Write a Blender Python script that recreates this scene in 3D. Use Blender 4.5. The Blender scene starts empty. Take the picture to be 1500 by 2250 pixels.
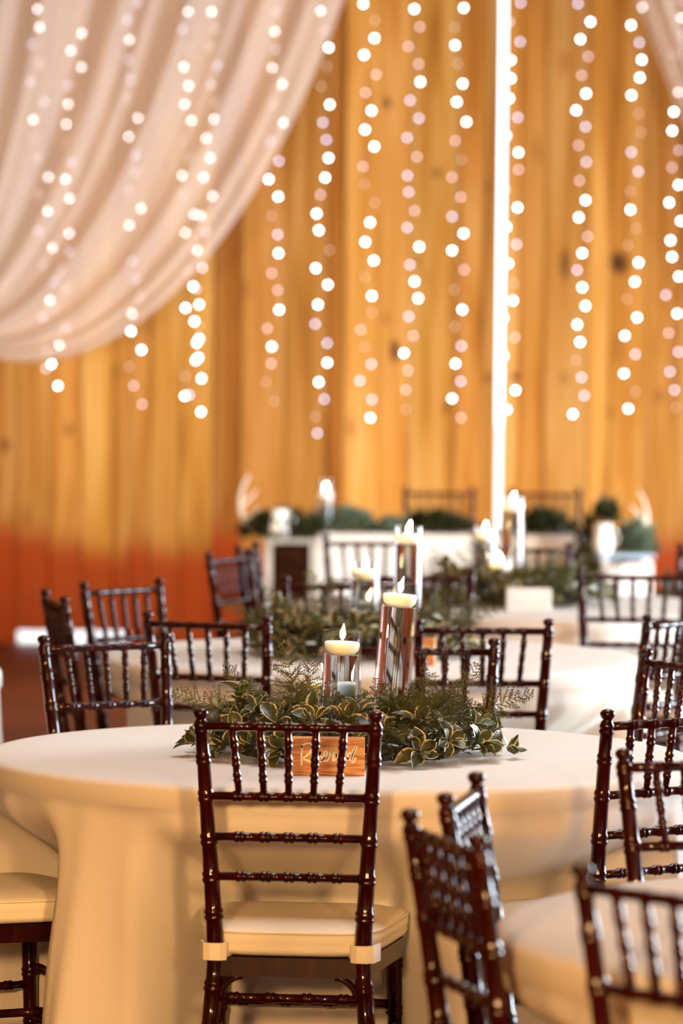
import bpy, math, random
from mathutils import Matrix, Vector
R = math.radians
random.seed(7)
sc = bpy.context.scene
col = sc.collection

# ------------------------------------------------------------------ camera
cam_d = bpy.data.cameras.new('camera')
cam = bpy.data.objects.new('camera', cam_d)
col.objects.link(cam)
cam_d.sensor_fit = 'VERTICAL'
cam_d.sensor_height = 36.0
cam_d.lens = 148.14
cam_d.clip_end = 200
cam.location = (0, 0, 1.65)
cam.rotation_euler = (Matrix.Rotation(R(90 - 2.2775), 3, 'X') @ Matrix.Rotation(R(0.55), 3, 'Z')).to_euler()
cam_d.dof.use_dof = True
cam_d.dof.focus_distance = 8.85
cam_d.dof.aperture_fstop = 3.5
sc.camera = cam

# ------------------------------------------------------------------ exposure, sky and large lights
sc.view_settings.view_transform = 'Standard'
sc.view_settings.look = 'None'
sc.view_settings.gamma = 1.0
sc.view_settings.use_curve_mapping = False
sc.view_settings.exposure = 0.0
sc.cycles.max_bounces = 8
sc.cycles.diffuse_bounces = 2
sc.cycles.glossy_bounces = 2
sc.cycles.transmission_bounces = 8
sc.cycles.transparent_max_bounces = 8
sc.cycles.use_light_tree = False
sc.cycles.adaptive_threshold = 0.04
sc.cycles.sample_clamp_indirect = 6.0

W = bpy.data.worlds.new('daylight_sky')
sc.world = W
W.use_nodes = True
bg = W.node_tree.nodes['Background']
bg.inputs['Color'].default_value = (0.86, 0.93, 1.0, 1)
bg.inputs['Strength'].default_value = 4.5

def area(name, loc, rot, sx, sy, power, color, shape='RECTANGLE', spread=180):
    l = bpy.data.lights.new(name, 'AREA')
    l.shape = shape; l.size = sx
    if shape == 'RECTANGLE': l.size_y = sy
    l.energy = power; l.color = color; l.spread = R(spread)
    o = bpy.data.objects.new(name, l)
    o.location = loc; o.rotation_euler = [R(a) for a in rot]
    col.objects.link(o)
    return o
DAY = (0.80, 0.90, 1.0)
WARM = (1.0, 0.55, 0.20)
# daylight entering through the wide barn door opening in the right wall
area('door_daylight', (6.95, 14.4, 1.9), (0, 90, 0), 3.2, 6.2, 1950, DAY)
# added daylight fill below the closed ceiling, whitens the first table tops
area('tabletop_fill', (0.8, 9.9, 5.12), (0, 0, 0), 1.4, 3.2, 92, DAY, 'RECTANGLE', 130)
# warm hanging lamps along the ridge of the barn
for (x, y, w) in ((-1.6, 2.5, 20), (1.2, 5.5, 20), (-1.8, 8.5, 20), (1.2, 11.5, 20), (-1.8, 15.0, 14), (1.0, 18.0, 14)):
    area('ridge_lamp', (x, y, 4.6), (0, 0, 0), 0.5, 0.5, w, WARM, 'DISK')
# added warm fills behind the camera, aimed to brighten the cloth skirts
area('near_fill', (-1.6, -1.2, 2.5), (84, 0, -8), 0.7, 0.7, 600, WARM, 'DISK')
area('near_fill', (1.9, -1.2, 2.5), (84, 0, 6), 0.7, 0.7, 520, WARM, 'DISK')
# two added soft fills out of view, paling the board wall and head cloth
for x in (-2.5, 3.1):
    area('wall_fill', (x, 16.6, 1.5), (90, 0, 0), 0.5, 0.5, 88, (1.0, .88, .68), 'DISK', 120)
# added unseen fills close to the board wall, one of them behind the head table
for (x, z, w) in ((-2.1, 1.15, 4.5), (.55, .62, 15), (2.35, 1.15, 8)):
    area('low_wall_fill', (x, 21.5, z), (98, 0, 0), 0.4, 0.4, w, (1.0, .95, .86), 'DISK', 150)

# ------------------------------------------------------------------ helpers
def tag(o, label=None, cat=None, group=None, kind=None):
    if label: o['label'] = label
    if cat: o['category'] = cat
    if group: o['group'] = group
    if kind: o['kind'] = kind
    return o

def empty(name, loc=(0, 0, 0), rz=0.0):
    o = bpy.data.objects.new(name, None)
    o.empty_display_size = 0.1
    o.location = loc; o.rotation_euler = (0, 0, rz)
    col.objects.link(o)
    return o

class MB:
    def __init__(s):
        s.v = []; s.f = []; s.uv = []
    def add(s, vs, fs, uvs=None):
        b = len(s.v)
        s.v += [tuple(p) for p in vs]
        for i, f in enumerate(fs):
            s.f.append(tuple(b + k for k in f))
            s.uv.append([uvs[k] for k in f] if uvs else [(0, 0)] * len(f))
    def box(s, x0, x1, y0, y1, z0, z1):
        s.add([(x0, y0, z0), (x1, y0, z0), (x1, y1, z0), (x0, y1, z0), (x0, y0, z1), (x1, y0, z1), (x1, y1, z1), (x0, y1, z1)],
              [(0, 3, 2, 1), (4, 5, 6, 7), (0, 1, 5, 4), (1, 2, 6, 5), (2, 3, 7, 6), (3, 0, 4, 7)])
    def bevbox(s, x0, x1, y0, y1, z0, z1, b):
        # chamfered box : three nested rings
        def ring(z, k):
            return [(x0 + k, y0 + b, z), (x0 + b, y0 + k, z), (x1 - b, y0 + k, z), (x1 - k, y0 + b, z),
                    (x1 - k, y1 - b, z), (x1 - b, y1 - k, z), (x0 + b, y1 - k, z), (x0 + k, y1 - b, z)]
        vs = ring(z0, b) + ring(z0 + b, 0) + ring(z1 - b, 0) + ring(z1, b)
        fs = [tuple(range(7, -1, -1)), tuple(range(24, 32))]
        for r in range(3):
            for k in range(8):
                a = r * 8 + k; c = r * 8 + (k + 1) % 8
                fs.append((a, c, c + 8, a + 8))
        s.add(vs, fs)
    def sweep(s, pts, rads, n=10, cap=True):
        P = [Vector(p) for p in pts]
        vs = []; fs = []
        ref = None
        for i, p in enumerate(P):
            t = (P[min(i + 1, len(P) - 1)] - P[max(i - 1, 0)]).normalized()
            if ref is None:
                ref = Vector((0, 0, 1)) if abs(t.z) < .9 else Vector((1, 0, 0))
            a = (ref - t * ref.dot(t)).normalized(); b = t.cross(a); ref = a
            for k in range(n):
                w = 2 * math.pi * k / n
                vs.append(p + (a * math.cos(w) + b * math.sin(w)) * rads[i])
        for i in range(len(P) - 1):
            for k in range(n):
                c = (k + 1) % n
                fs.append((i * n + k, i * n + c, (i + 1) * n + c, (i + 1) * n + k))
        if cap:
            fs.append(tuple(range(n - 1, -1, -1)))
            fs.append(tuple(range((len(P) - 1) * n, len(P) * n)))
        s.add(vs, fs)
    def lathe(s, prof, n=24, c=(0, 0, 0), closed=False):
        vs = []; fs = []
        for (r, z) in prof:
            for k in range(n):
                w = 2 * math.pi * k / n
                vs.append((c[0] + r * math.cos(w), c[1] + r * math.sin(w), c[2] + z))
        m = len(prof)
        for i in range(m if closed else m - 1):
            j = (i + 1) % m
            for k in range(n):
                d = (k + 1) % n
                fs.append((i * n + k, i * n + d, j * n + d, j * n + k))
        s.add(vs, fs)
    def mesh(s, name, mat, smooth=True):
        me = bpy.data.meshes.new(name)
        me.from_pydata(s.v, [], s.f)
        uvl = me.uv_layers.new(name='uv')
        flat = [c for f in s.uv for p in f for c in p]
        uvl.data.foreach_set('uv', flat)
        me.polygons.foreach_set('use_smooth', [smooth] * len(me.polygons))
        if mat: me.materials.append(mat)
        me.update()
        return me
    def build(s, name, mat, parent=None, smooth=True, loc=None):
        return link(name, s.mesh(name, mat, smooth), parent, loc)

def link(name, me, parent=None, loc=None):
    o = bpy.data.objects.new(name, me)
    if loc is not None: o.location = loc
    col.objects.link(o)
    if parent is not None: o.parent = parent
    return o

def copy_tree(o, parent=None):
    c = o.copy(); col.objects.link(c); c.parent = parent
    for ch in list(o.children): copy_tree(ch, c)
    return c

def bamboo(mb, p0, p1, r0, r1, rings, n=10, k=1.26):
    """tapered stick with raised double node rings at the given fractions"""
    p0 = Vector(p0); p1 = Vector(p1); L = (p1 - p0).length
    st = [(0.0, 1.0), (1.0, 1.0)]
    e = .0055 / L
    for t in rings:
        st += [(t - 2.0 * e, 1), (t - 1.4 * e, k), (t - .5 * e, k), (t, 1.0), (t + .5 * e, k), (t + 1.4 * e, k), (t + 2.0 * e, 1)]
    st = sorted(q for q in st if -1e-6 <= q[0] <= 1 + 1e-6)
    mb.sweep([p0.lerp(p1, t) for t, _ in st], [(r0 + (r1 - r0) * t) * q for t, q in st], n)

# ------------------------------------------------------------------ materials
def mat_new(name):
    m = bpy.data.materials.new(name); m.use_nodes = True
    nt = m.node_tree
    return m, nt, nt.nodes['Principled BSDF'], nt.nodes['Material Output']

def N(nt, kind, **kw):
    n = nt.nodes.new(kind)
    for k, v in kw.items():
        if k.startswith('i_'):
            key = k[2:]
            key = int(key) if key.isdigit() else key.replace('_', ' ')
            n.inputs[key].default_value = v
        else: setattr(n, k, v)
    return n

def mth(nt, op, a, b=None, c=None):
    n = nt.nodes.new('ShaderNodeMath'); n.operation = op
    for i, x in enumerate((a, b, c)):
        if x is None: continue
        if isinstance(x, (int, float)): n.inputs[i].default_value = x
        else: nt.links.new(x, n.inputs[i])
    return n.outputs[0]

def ramp(nt, fac, stops):
    n = nt.nodes.new('ShaderNodeValToRGB')
    cr = n.color_ramp
    while len(cr.elements) > 1: cr.elements.remove(cr.elements[-1])
    for i, (p, c) in enumerate(stops):
        e = cr.elements[0] if i == 0 else cr.elements.new(p)
        e.position = p; e.color = (*c, 1)
    nt.links.new(fac, n.inputs[0])
    return n.outputs[0]

def mixc(nt, fac, a, b, mode='MIX'):
    n = nt.nodes.new('ShaderNodeMix'); n.data_type = 'RGBA'; n.blend_type = mode
    if isinstance(fac, (int, float)): n.inputs[0].default_value = fac
    else: nt.links.new(fac, n.inputs[0])
    for i, x in ((6, a), (7, b)):
        if isinstance(x, tuple): n.inputs[i].default_value = (*x, 1)
        else: nt.links.new(x, n.inputs[i])
    return n.outputs[2]

def plain(name, c, rough=.5, noise=.0, scale=30, metal=0, coat=0, bump=0, spec=.4):
    m, nt, p, out = mat_new(name)
    p.inputs['Roughness'].default_value = rough
    p.inputs['Metallic'].default_value = metal
    p.inputs['Coat Weight'].default_value = coat
    p.inputs['Specular IOR Level'].default_value = spec
    p.inputs['Coat Roughness'].default_value = .08
    tc = N(nt, 'ShaderNodeTexCoord')
    nz = N(nt, 'ShaderNodeTexNoise', i_Scale=scale, i_Detail=4.0)
    nt.links.new(tc.outputs['Object'], nz.inputs['Vector'])
    lo = tuple(max(0, x * (1 - noise)) for x in c); hi = tuple(min(1, x * (1 + noise)) for x in c)
    cc = ramp(nt, nz.outputs['Fac'], [(.3, lo), (.7, hi)])
    nt.links.new(cc, p.inputs['Base Color'])
    if bump:
        b = N(nt, 'ShaderNodeBump', i_Strength=bump, i_Distance=.003)
        nt.links.new(nz.outputs['Fac'], b.inputs['Height'])
        nt.links.new(b.outputs[0], p.inputs['Normal'])
    return m

# mahogany chair lacquer
m, nt, p, out = mat_new('mahogany_lacquer')
tc = N(nt, 'ShaderNodeTexCoord')
mp = N(nt, 'ShaderNodeMapping'); mp.inputs['Scale'].default_value = (40, 40, 6)
nt.links.new(tc.outputs['Object'], mp.inputs[0])
nz = N(nt, 'ShaderNodeTexNoise', i_Scale=1.0, i_Detail=5.0); nt.links.new(mp.outputs[0], nz.inputs['Vector'])
nt.links.new(ramp(nt, nz.outputs['Fac'], [(.3, (.011, .0008, .0006)), (.7, (.036, .0024, .0015))]), p.inputs['Base Color'])
p.inputs['Roughness'].default_value = .30
p.inputs['Specular IOR Level'].default_value = .08
p.inputs['Coat Weight'].default_value = .7
p.inputs['Coat IOR'].default_value = 1.40
p.inputs['Coat Roughness'].default_value = .04
M_CHAIR = m

def fabric(name, c, trans=.25, weave=900.0, transp=0.0, rough=.9):
    m, nt, p, out = mat_new(name)
    tc = N(nt, 'ShaderNodeTexCoord')
    nz = N(nt, 'ShaderNodeTexNoise', i_Scale=weave, i_Detail=2.0)
    nt.links.new(tc.outputs['Object'], nz.inputs['Vector'])
    lo = tuple(x * .94 for x in c)
    cc = ramp(nt, nz.outputs['Fac'], [(.3, lo), (.7, c)])
    nt.links.new(cc, p.inputs['Base Color'])
    p.inputs['Roughness'].default_value = rough
    p.inputs['Specular IOR Level'].default_value = .2
    bp = N(nt, 'ShaderNodeBump', i_Strength=.15, i_Distance=.001)
    nt.links.new(nz.outputs['Fac'], bp.inputs['Height']); nt.links.new(bp.outputs[0], p.inputs['Normal'])
    tr = N(nt, 'ShaderNodeBsdfTranslucent'); nt.links.new(cc, tr.inputs['Color'])
    mx = N(nt, 'ShaderNodeMixShader'); mx.inputs[0].default_value = trans
    nt.links.new(p.outputs[0], mx.inputs[1]); nt.links.new(tr.outputs[0], mx.inputs[2])
    last = mx
    if transp:
        tp = N(nt, 'ShaderNodeBsdfTransparent')
        m2 = N(nt, 'ShaderNodeMixShader'); m2.inputs[0].default_value = transp
        nt.links.new(mx.outputs[0], m2.inputs[1]); nt.links.new(tp.outputs[0], m2.inputs[2])
        last = m2
    nt.links.new(last.outputs[0], out.inputs['Surface'])
    return m
M_CLOTH = fabric('ivory_tablecloth', (.86, .80, .72), .18, 500)
M_CUSH = fabric('ivory_cushion', (.92, .86, .74), .05, 400)
M_DRAPE = fabric('sheer_blush_drape', (.88, .77, .71), .45, 600, .38)

# pine boards: tone from obj.color, grain, random knots and the darker, redder foot
def pine(name, wall=False, knots=()):
    m, nt, p, out = mat_new(name)
    tc = N(nt, 'ShaderNodeTexCoord'); oi = N(nt, 'ShaderNodeObjectInfo')
    geo = N(nt, 'ShaderNodeNewGeometry')
    mp = N(nt, 'ShaderNodeMapping'); mp.inputs['Scale'].default_value = (9, 9, .55)
    off = N(nt, 'ShaderNodeVectorMath'); off.operation = 'ADD'
    rr = N(nt, 'ShaderNodeCombineXYZ')
    nt.links.new(mth(nt, 'MULTIPLY', oi.outputs['Random'], 37.0), rr.inputs[2])
    nt.links.new(mth(nt, 'MULTIPLY', oi.outputs['Random'], 19.0), rr.inputs[0])
    nt.links.new(geo.outputs['Position'], off.inputs[0]); nt.links.new(rr.outputs[0], off.inputs[1])
    nt.links.new(off.outputs[0], mp.inputs[0])
    nz = N(nt, 'ShaderNodeTexNoise', i_Scale=1.3, i_Detail=6.0, i_Distortion=.6); nt.links.new(mp.outputs[0], nz.inputs['Vector'])
    grain = ramp(nt, nz.outputs['Fac'], [(.25, (.20, .066, .008)), (.48, (.36, .158, .028)), (.72, (.47, .255, .080))])
    c = mixc(nt, 1.0, grain, oi.outputs['Color'], 'MULTIPLY')
    vo = N(nt, 'ShaderNodeTexVoronoi', i_Scale=1.0, i_Randomness=1.0)
    mp2 = N(nt, 'ShaderNodeMapping'); mp2.inputs['Scale'].default_value = (3.2, .01, 1.5)
    nt.links.new(off.outputs[0], mp2.inputs[0]); nt.links.new(mp2.outputs[0], vo.inputs['Vector'])
    kn = N(nt, 'ShaderNodeMapRange'); kn.inputs[1].default_value = .05; kn.inputs[2].default_value = .13
    kn.inputs[3].default_value = .55; kn.inputs[4].default_value = 0.0
    nt.links.new(vo.outputs['Distance'], kn.inputs[0])
    c = mixc(nt, kn.outputs[0], c, (.20, .06, .015))
    if wall:
        sx = N(nt, 'ShaderNodeSeparateXYZ'); nt.links.new(geo.outputs['Position'], sx.inputs[0])
        nz3 = N(nt, 'ShaderNodeTexNoise', i_Scale=14.0, i_Detail=3.0); nt.links.new(geo.outputs['Position'], nz3.inputs['Vector'])
        wob = mth(nt, 'MULTIPLY', mth(nt, 'SUBTRACT', nz3.outputs['Fac'], .5), .9)
        for (kx, kz, rx, rz, s) in knots:
            dx = mth(nt, 'MULTIPLY', mth(nt, 'SUBTRACT', sx.outputs[0], kx), 1 / rx)
            dz = mth(nt, 'MULTIPLY', mth(nt, 'SUBTRACT', sx.outputs[2], kz), 1 / rz)
            d = mth(nt, 'SQRT', mth(nt, 'ADD', mth(nt, 'MULTIPLY', dx, dx), mth(nt, 'MULTIPLY', dz, dz)))
            r_ = N(nt, 'ShaderNodeMapRange'); r_.interpolation_type = 'SMOOTHSTEP'
            r_.inputs[1].default_value = .55; r_.inputs[2].default_value = 1.35
            r_.inputs[3].default_value = s; r_.inputs[4].default_value = 0.0
            nt.links.new(mth(nt, 'ADD', d, wob), r_.inputs[0])
            c = mixc(nt, r_.outputs[0], c, (.055, .016, .006))
        # darker red-brown tone on the feet of the boards, a different height on every board
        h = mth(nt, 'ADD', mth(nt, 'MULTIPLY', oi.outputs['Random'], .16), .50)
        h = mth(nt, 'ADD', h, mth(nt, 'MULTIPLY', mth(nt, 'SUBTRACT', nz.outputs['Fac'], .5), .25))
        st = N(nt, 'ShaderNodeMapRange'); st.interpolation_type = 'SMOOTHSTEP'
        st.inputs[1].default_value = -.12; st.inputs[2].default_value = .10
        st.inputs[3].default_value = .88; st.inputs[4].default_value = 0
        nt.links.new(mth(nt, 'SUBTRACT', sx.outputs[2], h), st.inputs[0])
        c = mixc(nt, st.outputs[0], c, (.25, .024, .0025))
    nt.links.new(c, p.inputs['Base Color'])
    p.inputs['Roughness'].default_value = .75
    p.inputs['Specular IOR Level'].default_value = .08
    b = N(nt, 'ShaderNodeBump', i_Strength=.2, i_Distance=.004)
    nt.links.new(nz.outputs['Fac'], b.inputs['Height']); nt.links.new(b.outputs[0], p.inputs['Normal'])
    return m

def wxz(px, py, d=22.97):
    """picture position on the board wall -> place on that wall (x, z)"""
    r = R(.55); u = px - 750; v = py - 1125
    u2 = math.cos(r) * u + math.sin(r) * v; v2 = -math.sin(r) * u + math.cos(r) * v
    f = 9259.; pt = R(2.2775)
    x = u2 / f; y = math.cos(pt) - v2 / f * math.sin(pt); z = -math.sin(pt) - v2 / f * math.cos(pt)
    return x * d / y, 1.65 + z * d / y

KN = [(850, 225, 9, 14, .8), (960, 380, 9, 10, .7), (868, 772, 11, 26, .9), (1074, 830, 9, 9, .85), (1130, 828, 10, 9, .9),
      (1242, 578, 10, 34, .8), (1360, 578, 22, 24, .97), (980, 895, 8, 18, .7), (10, 980, 12, 18, .6), (150, 945, 9, 16, .5),
      (918, 575, 8, 14, .4), (1070, 410, 8, 12, .45), (848, 700, 8, 12, .4), (1445, 870, 14, 16, .35), (1240, 830, 12, 14, .4),
      (1340, 905, 9, 16, .35), (1180, 330, 10, 34, .3), (385, 560, 14, 30, .3), (255, 820, 12, 20, .3), (1355, 760, 8, 40, .35)]
knots = []
for (px, py, rx, rz, s) in KN:
    x, z = wxz(px, py); knots.append((x, z, rx / 403, rz / 403, s))
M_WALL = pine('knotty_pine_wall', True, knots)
M_PINE = pine('knotty_pine')
M_BACKING = plain('dark_backing', (.20, .08, .02), .9, .2)
M_FLOOR = plain('red_brown_floor', (.13, .022, .006), .55, .25, 2.5, bump=.05, spec=.12)
M_CEIL = plain('ceiling_boards', (.16, .08, .035), .8, .25, 3)
M_GROUND = plain('pale_gravel', (.55, .54, .52), .95, .15, 6)

# leaves: green heart with cream margin (uv.x across the leaf)
def leaf_mat(name, heart, margin, amount, rough=.38):
    m, nt, p, out = mat_new(name)
    uv = N(nt, 'ShaderNodeUVMap'); uv.uv_map = 'uv'
    s = N(nt, 'ShaderNodeSeparateXYZ'); nt.links.new(uv.outputs[0], s.inputs[0])
    tc = N(nt, 'ShaderNodeTexCoord'); oi = N(nt, 'ShaderNodeObjectInfo')
    nz = N(nt, 'ShaderNodeTexNoise', i_Scale=90.0, i_Detail=2.0); nt.links.new(tc.outputs['Object'], nz.inputs['Vector'])
    e = mth(nt, 'ABSOLUTE', mth(nt, 'SUBTRACT', s.outputs[0], .5))
    e = mth(nt, 'ADD', e, mth(nt, 'MULTIPLY', mth(nt, 'SUBTRACT', nz.outputs['Fac'], .5), .22))
    e = mth(nt, 'ADD', e, mth(nt, 'MULTIPLY', oi.outputs['Random'], .05))
    r_ = N(nt, 'ShaderNodeMapRange'); r_.inputs[1].default_value = .40; r_.inputs[2].default_value = .47
    r_.inputs[4].default_value = amount
    nt.links.new(e, r_.inputs[0])
    dark = tuple(x * .55 for x in heart)
    hc = ramp(nt, nz.outputs['Fac'], [(.35, dark), (.65, heart)])
    c = mixc(nt, r_.outputs[0], hc, margin)
    nt.links.new(c, p.inputs['Base Color'])
    p.inputs['Roughness'].default_value = rough
    tr = N(nt, 'ShaderNodeBsdfTranslucent'); nt.links.new(c, tr.inputs['Color'])
    mx = N(nt, 'ShaderNodeMixShader'); mx.inputs[0].default_value = .22
    nt.links.new(p.outputs[0], mx.inputs[1]); nt.links.new(tr.outputs[0], mx.inputs[2])
    nt.links.new(mx.outputs[0], out.inputs['Surface'])
    return m
M_LEAF = leaf_mat('variegated_leaf', (.070, .074, .018), (.66, .56, .30), .95)
M_LEAFD = leaf_mat('dark_green_leaf', (.036, .042, .012), (.08, .08, .03), .5)
M_LEAFG = leaf_mat('grey_green_leaf', (.13, .19, .12), (.30, .36, .27), .7, .5)
M_FERN = plain('asparagus_fern_green', (.070, .070, .014), .55, .45, 25)
M_STEM = plain('brown_stem', (.06, .045, .02), .7, .3)

def glass_mat():
    m, nt, p, out = mat_new('clear_glass')
    nt.nodes.remove(p)
    lw = N(nt, 'ShaderNodeLayerWeight', i_Blend=.5)
    fr = N(nt, 'ShaderNodeMath'); fr.operation = 'MULTIPLY_ADD'
    nt.links.new(mth(nt, 'POWER', lw.outputs['Facing'], 4.0), fr.inputs[0]); fr.inputs[1].default_value = .7; fr.inputs[2].default_value = .025
    tp = N(nt, 'ShaderNodeBsdfTransparent'); tp.inputs[0].default_value = (.97, .98, .98, 1)
    gl = N(nt, 'ShaderNodeBsdfGlossy'); gl.inputs['Roughness'].default_value = .01
    mx = N(nt, 'ShaderNodeMixShader')
    nt.links.new(fr.outputs[0], mx.inputs[0]); nt.links.new(tp.outputs[0], mx.inputs[1]); nt.links.new(gl.outputs[0], mx.inputs[2])
    nt.links.new(mx.outputs[0], out.inputs['Surface'])
    return m
M_GLASS = glass_mat()
def water_mat():
    m, nt, p, out = mat_new('clear_water')
    nt.nodes.remove(p)
    g = N(nt, 'ShaderNodeBsdfGlass', i_IOR=1.33); g.inputs['Roughness'].default_value = 0
    g.inputs[0].default_value = (.985, .99, .995, 1)
    nt.links.new(g.outputs[0], out.inputs['Surface'])
    return m
M_WATER = water_mat()
def wax_mat():
    m, nt, p, out = mat_new('cream_wax')
    p.inputs['Base Color'].default_value = (.97, .93, .87, 1)
    p.inputs['Roughness'].default_value = .45
    p.inputs['Subsurface Weight'].default_value = 1.0
    p.inputs['Subsurface Radius'].default_value = (1.0, .9, .75)
    p.inputs['Subsurface Scale'].default_value = .015
    return m
M_WAX = wax_mat()
M_WICK = plain('burnt_wick', (.02, .015, .01), .9)
def emit(name, c, s):
    m, nt, p, out = mat_new(name)
    nt.nodes.remove(p)
    e = N(nt, 'ShaderNodeEmission'); e.inputs[0].default_value = (*c, 1); e.inputs[1].default_value = s
    nt.links.new(e.outputs[0], out.inputs['Surface'])
    return m
M_FLAME = emit('candle_flame', (1.0, .74, .40), 190)
M_BULB = [emit('bulb_white', (.90, .95, 1.0), 27), emit('bulb_lavender', (.66, .72, 1.0), 10),
          emit('bulb_pink', (1.0, .76, .86), 6.0), emit('bulb_faint', (1.0, .72, .62), 2.4)]
for m_ in M_BULB[1:]: m_.cycles.emission_sampling = 'NONE'
M_WIRE = plain('clear_wire', (.5, .4, .3), .4)
def sign_mat():
    m, nt, p, out = mat_new('cedar_sign_wood')
    tc = N(nt, 'ShaderNodeTexCoord')
    mp = N(nt, 'ShaderNodeMapping'); mp.inputs['Scale'].default_value = (3, 3, 60)
    nt.links.new(tc.outputs['Object'], mp.inputs[0])
    nz = N(nt, 'ShaderNodeTexNoise', i_Scale=1.2, i_Detail=3.0, i_Distortion=.8); nt.links.new(mp.outputs[0], nz.inputs['Vector'])
    c = ramp(nt, nz.outputs['Fac'], [(.30, (.30, .085, .018)), (.42, (.58, .24, .065)), (.47, (.34, .10, .022)), (.52, (.62, .28, .08)), (.7, (.70, .36, .12))])
    nt.links.new(c, p.inputs['Base Color']); p.inputs['Roughness'].default_value = .5
    return m
M_SIGN = sign_mat()
M_PAINT = plain('cream_paint', (.88, .80, .62), .6)
M_GREYWOOD = plain('weathered_grey_wood', (.40, .36, .31), .85, .3, 12)
M_WHITEWOOD = plain('whitewash_and_glare_wood', (.74, .70, .66), .8, .15, 12)
M_BLUEWOOD = plain('blue_grey_paint', (.34, .46, .58), .6, .15, 12)
M_CERAMIC = plain('white_ceramic', (.86, .84, .80), .25, .03, coat=.5)
M_BONE = plain('pale_antler_bone', (.78, .70, .60), .5, .15, 20)
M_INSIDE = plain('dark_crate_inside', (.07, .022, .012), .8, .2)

# ------------------------------------------------------------------ setting
WY = 23.0                                         # inner face of the board wall
XL, XR, YB, ZC = -6.0, 7.0, -4.0, 5.2
mb = MB(); mb.box(XL - .2, XR + .2, YB - .2, WY + .06, -.1, 0); tag(mb.build('floor', M_FLOOR, smooth=False), kind='structure')
mb = MB(); mb.box(XL - .2, XR + .2, YB - .2, WY + .2, ZC, ZC + .1); tag(mb.build('ceiling', M_CEIL, smooth=False), kind='structure')
mb = MB(); mb.box(XL - .2, XL, YB, WY, 0, ZC); o = tag(mb.build('wall_left', M_PINE, smooth=False), kind='structure'); o.color = (.5, .45, .4, 1)
mb = MB(); mb.box(XL - .2, XR + .2, YB - .2, YB, 0, ZC); o = tag(mb.build('wall_front', M_PINE, smooth=False), kind='structure'); o.color = (.3, .26, .22, 1)
mb = MB()
mb.box(XR, XR + .2, YB, 11.2, 0, ZC); mb.box(XR, XR + .2, 17.6, WY, 0, ZC); mb.box(XR, XR + .2, 11.2, 17.6, 3.6, ZC)
o = tag(mb.build('wall_right', M_PINE, smooth=False), kind='structure'); o.color = (.5, .45, .4, 1)
mb = MB(); mb.box(-60, 60, WY + .06, 90, -.12, -.02); mb.box(XR + .2, 60, -30, WY + .06, -.12, -.02)
tag(mb.build('ground_outside', M_GROUND, smooth=False), kind='structure')

gx0 = wxz(1099, 200)[0]; gx1 = wxz(1112, 200)[0]          # the open gap between the two sliding doors
bx0, bx1 = wxz(36, 1425)[0], wxz(280, 1425)[0]            # daylight slot under the boards
wall = tag(empty('wall_back', (0, WY, 0)), kind='structure')
tones = {}
for (p0, p1, t) in ((468, 530, (.62, .50, .42)), (716, 752, (.66, .52, .40)), (755, 830, (1.12, 1.12, 1.1)), (1000, 1062, (.86, .78, .70)),
                    (1140, 1195, (.84, .76, .66)), (830, 900, (.98, .93, .86)), (250, 330, (.92, .86, .80)), (1290, 1340, (1.05, 1.05, 1.0))):
    tones[(wxz(p0, 800)[0], wxz(p1, 800)[0])] = t
def board(xa, xb, z0, z1):
    g = .002
    b = MB(); y = random.uniform(-.006, .006)
    b.bevbox(xa + g, xb - g, y, y + .03, z0, z1, .004)
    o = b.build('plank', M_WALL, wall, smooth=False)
    xm = (xa + xb) / 2
    k = random.uniform(.74, 1.14); t = (k, k * random.uniform(.94, 1.02), k * random.uniform(.88, 1.05))
    for (a, c), tt in tones.items():
        if a <= xm <= c: t = tt
    o.color = (*t, 1)
def run_boards(xs, xe):
    x = xs
    edges = sorted([e for k in tones for e in k if xs + .03 < e < xe - .03] + [e for e in (bx0, bx1) if xs < e < xe] + [xs, xe])
    for a, b in zip(edges[:-1], edges[1:]):
        n = max(1, round((b - a) / .19))
        for i in range(n):
            p = a + (b - a) * i / n; q = a + (b - a) * (i + 1) / n
            slot = bx0 - .01 < (p + q) / 2 < bx1 + .01
            board(p, q, .07 if slot else 0.0, ZC)
run_boards(XL, gx0); run_boards(gx1, XR)
mb = MB()
mb.box(XL, bx0, .037, .06, 0, ZC); mb.box(bx0, bx1, .037, .06, .07, ZC); mb.box(bx1, gx0, .037, .06, 0, ZC); mb.box(gx1, XR, .037, .06, 0, ZC)
mb.build('backing', M_BACKING, wall, smooth=False)

# ------------------------------------------------------------------ sheer drapes
def drape(name, label, fn, y, nu=90, ns=130, seed=1):
    rnd = random.Random(seed)
    ph = [rnd.uniform(0, 6.28) for _ in range(6)]
    vs = []; fs = []
    for j in range(ns + 1):
        s = j / ns
        for i in range(nu + 1):
            u = i / nu
            px, py = fn(u, s)
            x, z = wxz(px, py, y)
            wv = (.045 * math.sin(s * 43 + ph[0] + .8 * math.sin(u * 2 + ph[1])) + .028 * math.sin(s * 77 + ph[2] + u * 1.5)
                  + .03 * math.sin(s * 21 + ph[3]) + .012 * math.sin(s * 131 + ph[4] - 2 * u))
            wv *= .55 + .45 * min(1, u * 3)
            vs.append((x, y + wv, z))
    for j in range(ns):
        for i in range(nu):
            a = j * (nu + 1) + i
            fs.append((a, a + 1, a + nu + 2, a + nu + 1))
    b = MB(); b.add(vs, fs)
    o = b.build(name, M_DRAPE)
    return tag(o, label, 'drape', 'sheer drapes in front of the board wall')
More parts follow.
